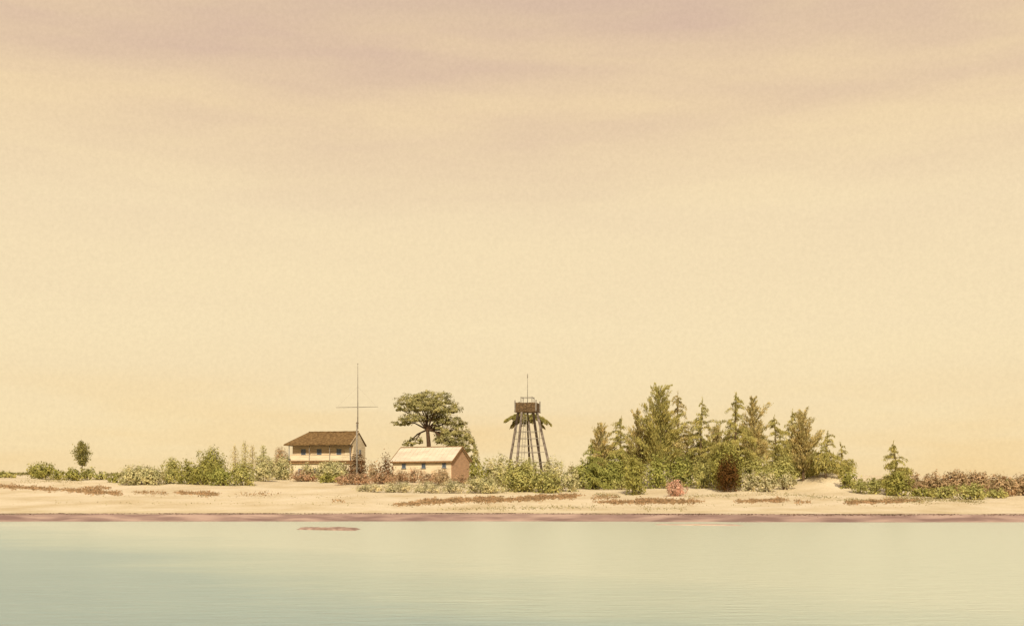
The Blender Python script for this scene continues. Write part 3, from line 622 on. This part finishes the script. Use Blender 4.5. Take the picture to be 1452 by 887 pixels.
bush(626, 656, 680, 699, YG, 'small rounded yellow-green bush below the near corner of the low house', g, leaf=0.2)
bush(657, 712, 677, 699, OLl, 'pale spreading bush at the left foot of the tower thicket', g, leaf=0.24)
g = 'bushes of the thicket around the tower foot'
bush(692, 722, 645, 690, OLl, 'pale rounded bush left of the tower legs', g)
bush(712, 742, 653, 697, OLm, 'olive bush under the left legs of the tower', g)
bush(722, 772, 655, 697, OLm, 'broad olive bush hiding the middle of the tower foot', g)
bush(735, 760, 648, 694, OLl, 'pale upright bush just behind the front of the tower thicket', g, yshift=-2)
bush(766, 802, 649, 697, OLl, 'tall pale bush under the right legs of the tower', g)
bush(757, 795, 668, 699, OLm, 'low olive bush before the right legs of the tower', g)
bush(796, 824, 660, 697, OLl, 'pale bush at the right side of the tower thicket', g)
bush(815, 838, 668, 693, OLl, 'smallest pale bush at the right tip of the tower thicket', g)

# ---------------- ironwood grove
ironwood(838, 628, 693, 44, GRN, 'short bushy green tree at the left end of the grove', low=0.05)
ironwood(851, 600, 690, 40, IRb, 'slim tree with feathery plumes second from the left end of the grove', plume=1.0, low=0.1)
ironwood(881, 591, 690, 54, IRN, 'dark-tipped tree with a single pointed top left of the tallest tree', low=0.1)
ironwood(905, 581, 688, 44, IRb, 'thin pale tree leaning on the left shoulder of the tallest tree', plume=0.9)
ironwood(935, 549, 690, 66, IRN, 'tallest tree of the grove with upswept plumes', plume=1.0)
ironwood(962, 556, 688, 56, IRb, 'tall open-topped tree directly right of the tallest one')
ironwood(995, 566, 688, 60, IRN, 'dark conical tree with clear tiers in the middle of the grove')
ironwood(1019, 604, 687, 44, IRb, 'shorter tree filling the gap right of the dark conical tree', plume=0.8)
ironwood(1044, 558, 688, 62, IRN, 'tall tree with flat spreading top behind the maroon shrub')
ironwood(1066, 566, 687, 52, IRb, 'tall brownish plumed tree touching the right side of the flat-topped one', plume=0.9)
ironwood(1098, 590, 683, 48, IRN, 'narrow dark tree standing in the right half of the grove')
ironwood(1122, 582, 682, 58, IRN, 'tree with a wide loose top, taller than its narrow dark left neighbour')
ironwood(1138, 585, 682, 46, IRb, 'thin brownish tree with one bare leader behind the wide loose top', plume=0.9)
ironwood(1172, 612, 678, 50, IRN, 'small open tree leaning right above the sand mound', sparse=0.2)
ironwood(1192, 628, 680, 34, IRN, 'little ragged tree right of the sand mound top', sparse=0.3, y=198)
ironwood(1268, 626, 699, 40, IRN, 'lone small conical tree standing apart right of the grove', group=None, sparse=0.1, low=0.12)
g = 'undergrowth of the ironwood grove'
bush(815, 858, 652, 693, GRN, 'green undergrowth bush at the left end of the grove', g)
bush(850, 892, 650, 692, GRN, 'green bush beneath the single-pointed tree', g, ragged=0.8)
bush(884, 919, 644, 701, OLd, 'dark green upright bush hanging to the sand in front of the grove', g, tall=True)
bush(868, 890, 676, 694, OLm, 'little olive bush tucked left of the dark upright bush', g, dens=0.7)
bush(916, 950, 648, 692, GRN, 'green bush under the tallest tree', g, ragged=0.8)
bush(945, 985, 645, 690, GRN, 'green bush behind the pink shrub', g, ragged=0.8)
bush(980, 1014, 650, 692, OLm, 'olive bush between the pink and maroon shrubs', g, ragged=0.8)
bush(944, 972, 680, 703, PNK, 'rounded pink shrub on the sand before the grove', None, name='pink_shrub', cat='shrub', leaf=0.22)
bush(1008, 1052, 632, 694, OLd, 'tall dark olive bush wrapped around the back of the maroon shrub', g, tall=True)
bush(1016, 1050, 644, 697, MAR, 'tall maroon-brown shrub, darkest thing on the beach', None, name='maroon_shrub', cat='shrub', tall=True, leaf=0.24)
bush(1050, 1092, 648, 690, OLm, 'mid-green bush behind the pale bushes right of the maroon shrub', g, ragged=0.7)
bush(1085, 1130, 650, 688, OLm, 'mid-green bush under the narrow dark tree', g, ragged=0.7)
bush(1052, 1078, 668, 696, YG, 'pale yellow-green bush just right of the maroon shrub', g)
bush(1074, 1102, 668, 697, YG, 'pale yellow-green bush in the middle of the three on the slope', g)
bush(1100, 1128, 672, 694, YG, 'pale yellow-green bush lying on the foot of the sand mound', g)
bush(1122, 1166, 644, 684, OLm, 'olive bush filling the space under the wide loose-topped tree', g, ragged=0.7, yshift=6)
bush(1163, 1192, 655, 684, OLm, 'green bush on the right shoulder of the sand mound', g, yshift=7)
bush(1190, 1212, 660, 692, OLd, 'dark green bush low on the right side of the sand mound', g)
g = 'bushes right of the grove'
bush(1206, 1228, 675, 699, OLm, 'first small green bush right of the sand mound', g)
bush(1224, 1250, 676, 700, OLm, 'second small green bush, left of the lone conical tree', g)
bush(1253, 1292, 668, 703, OLd, 'dark green bush around the foot of the lone conical tree', g)
bush(1278, 1306, 668, 698, BRN, 'brown bush touching the lone conical tree on its right', g, yshift=3)
bush(1300, 1336, 670, 700, BRN, 'first rounded brown bush of the right-hand hedge', g, yshift=3)
bush(1330, 1372, 667, 701, BRN, 'highest brown bush of the right-hand hedge', g, yshift=3)
bush(1366, 1404, 669, 701, BRN, 'paler brown bush of the right-hand hedge behind the olive ones', g, yshift=4)
bush(1396, 1440, 674, 703, BRN, 'dark brown bush near the right edge of the view', g)
bush(1432, 1475, 670, 703, BRN, 'brown bush cut by the right edge of the view', g, yshift=2)
bush(1290, 1330, 690, 704, OLd, 'flat dark green bush in front of the first brown hedge bush', g)
bush(1322, 1362, 688, 706, OLm, 'olive bush below the highest brown hedge bush', g)
bush(1358, 1400, 684, 708, OLm, 'wide grey-green bush nearest the sand at the right', g)
bush(1396, 1428, 692, 706, OLm, 'small olive bush below the dark brown one near the right edge', g)

# ---------------- far scrub and creepers (nobody could count these)
def scatter(name, label, cat, col, patches, leaf, h, asp=0.5, flat=True):
    P = []
    for pxa, pxb, ya, yb, n, in patches:
        n = int(n*2)
        px = rng.uniform(pxa, pxb, n); c_ = rng.random(n)
        # strands in clumps, thinning at the ends of each patch
        keep = rng.random(n) < np.clip(np.minimum((px-pxa), (pxb-px))/((pxb-pxa)*0.18), 0.06, 1)
        kn = np.arange(pxa-10, pxb+20, 6.0); clump = np.interp(px, kn, rng.random(len(kn))); keep &= rng.random(n) < 0.35+0.65*clump
        px = px[keep]; py = ya+(yb-ya)*((px-pxa)/(pxb-pxa))+rng.normal(size=len(px))*1.5*(0.5+clump[keep])
        yl = np.arange(133, 345, 0.5)
        X_ = (px[:,None]-726)/F_PX*yl; pr = HOR-(terrain(X_, np.broadcast_to(yl, X_.shape))-CAM_H)*F_PX/yl
        hit = pr <= py[:,None]; iy = np.where(hit.any(1), np.argmax(hit, axis=1), np.argmin(pr, axis=1)); yy = yl[iy]+rng.uniform(-0.4, 0.4, len(px)); xx = (px-726)/F_PX*yy
        P.append(np.stack([xx, yy, terrain(xx, yy)+rng.random(len(px))**1.5*h+0.02], 1))
    P = np.concatenate(P); ax = np.tile([0.0, 0, 0.5], (len(P), 1))
    o = quads_mesh(name, leaves(P, leaf, asp, ax, 1.0), fol(col)); return props(o, label, cat, kind='stuff')
scatter('dry_creeper', 'strands of dry brown creeper lying along the upper beach', 'creeper', (0.42,0.285,0.155),
        [(-20,95,688,695,1500),(85,175,694,700,1500),(110,160,692,692,500),(185,240,698,699,250),(245,315,698,701,900),(330,400,701,700,120),
         (555,640,716,711,700),(590,720,711,707,2200),(680,830,711,702,2600),(740,820,706,703,1200),(835,880,706,704,200),(838,1000,712,711,2400),(900,960,709,710,700),
         (1040,1120,711,709,1100),(1125,1150,712,712,120),(1195,1310,713,709,2000),(470,490,710,711,60)], 0.30, 0.10)
scatter('green_creeper', 'thin pale green creeper tracing lines over the sand', 'creeper', (0.36,0.31,0.15),
        [(620,860,722,719,500),(840,880,700,704,260),(960,1060,704,702,350),(1060,1200,699,706,420),(1180,1330,709,711,900),(1250,1400,704,712,1200),(900,980,722,721,150),(20,120,682,683,250),(60,90,680,680,200),(0,700,712,716,160),(700,1452,718,716,160),(100,600,703,705,130)], 0.2, 0.10)
scatter('far_scrub', 'low dark olive scrub along the far crest of the dunes', 'scrub', (0.30,0.27,0.12),
        [(-40,60,672,670,2200),(20,60,669,668,1000),(140,260,674,671,2200),(180,260,672,670,1200),(255,340,672,672,1200),(1200,1500,690,688,3000),(1205,1500,686,684,2500),(395,520,676,676,800)], 0.42, 0.5, 0.6)
# seaweed line on the lip of the wet sand
px = rng.uniform(-60, 1512, 9000); sh = 131.5+0.25*rng.normal(size=9000); den = 0.5+0.5*np.sin(px*0.021+1)+0.3*np.sin(px*0.09)
kp = rng.random(9000) < 0.25+0.6*den; px = px[kp]; sh = sh[kp]; xx = (px-726)/F_PX*sh
sh = sh-shore_wob(xx)
P = np.stack([xx, sh, terrain(xx, sh)+0.02+0.05*rng.random(len(xx))], 1)
props(quads_mesh('seaweed_line', leaves(P, 0.17, 0.4, np.tile([1.2,0,0.1],(len(P),1)), 0.7), fol((0.14,0.085,0.06), 0.1)), 'dark line of dried seaweed along the lip of the wet sand', 'seaweed', kind='stuff')

# thin broken lace of foam where the water touches the wet sand
xx = rng.uniform(-64, 64, 9000); kn = np.arange(-66, 68, 1.3); dn_ = np.interp(xx, kn, rng.random(len(kn))**1.6); xx = xx[rng.random(9000) < dn_]
yy = 128.9-shore_wob(xx)-np.abs(rng.normal(size=len(xx)))*1.6
P = np.stack([xx, yy, np.full(len(xx), 0.025)], 1)
fm = leaves(P, 0.30, 0.35, np.tile([1.6,0,0],(len(P),1)), 0.5); fm[:,:,2] = 0.02+0.02*rng.random((len(P),1))
props(quads_mesh('foam', fm, fol((0.62,0.58,0.44), 0.1)), 'thin broken line of pale foam along the water edge', 'foam', kind='stuff')
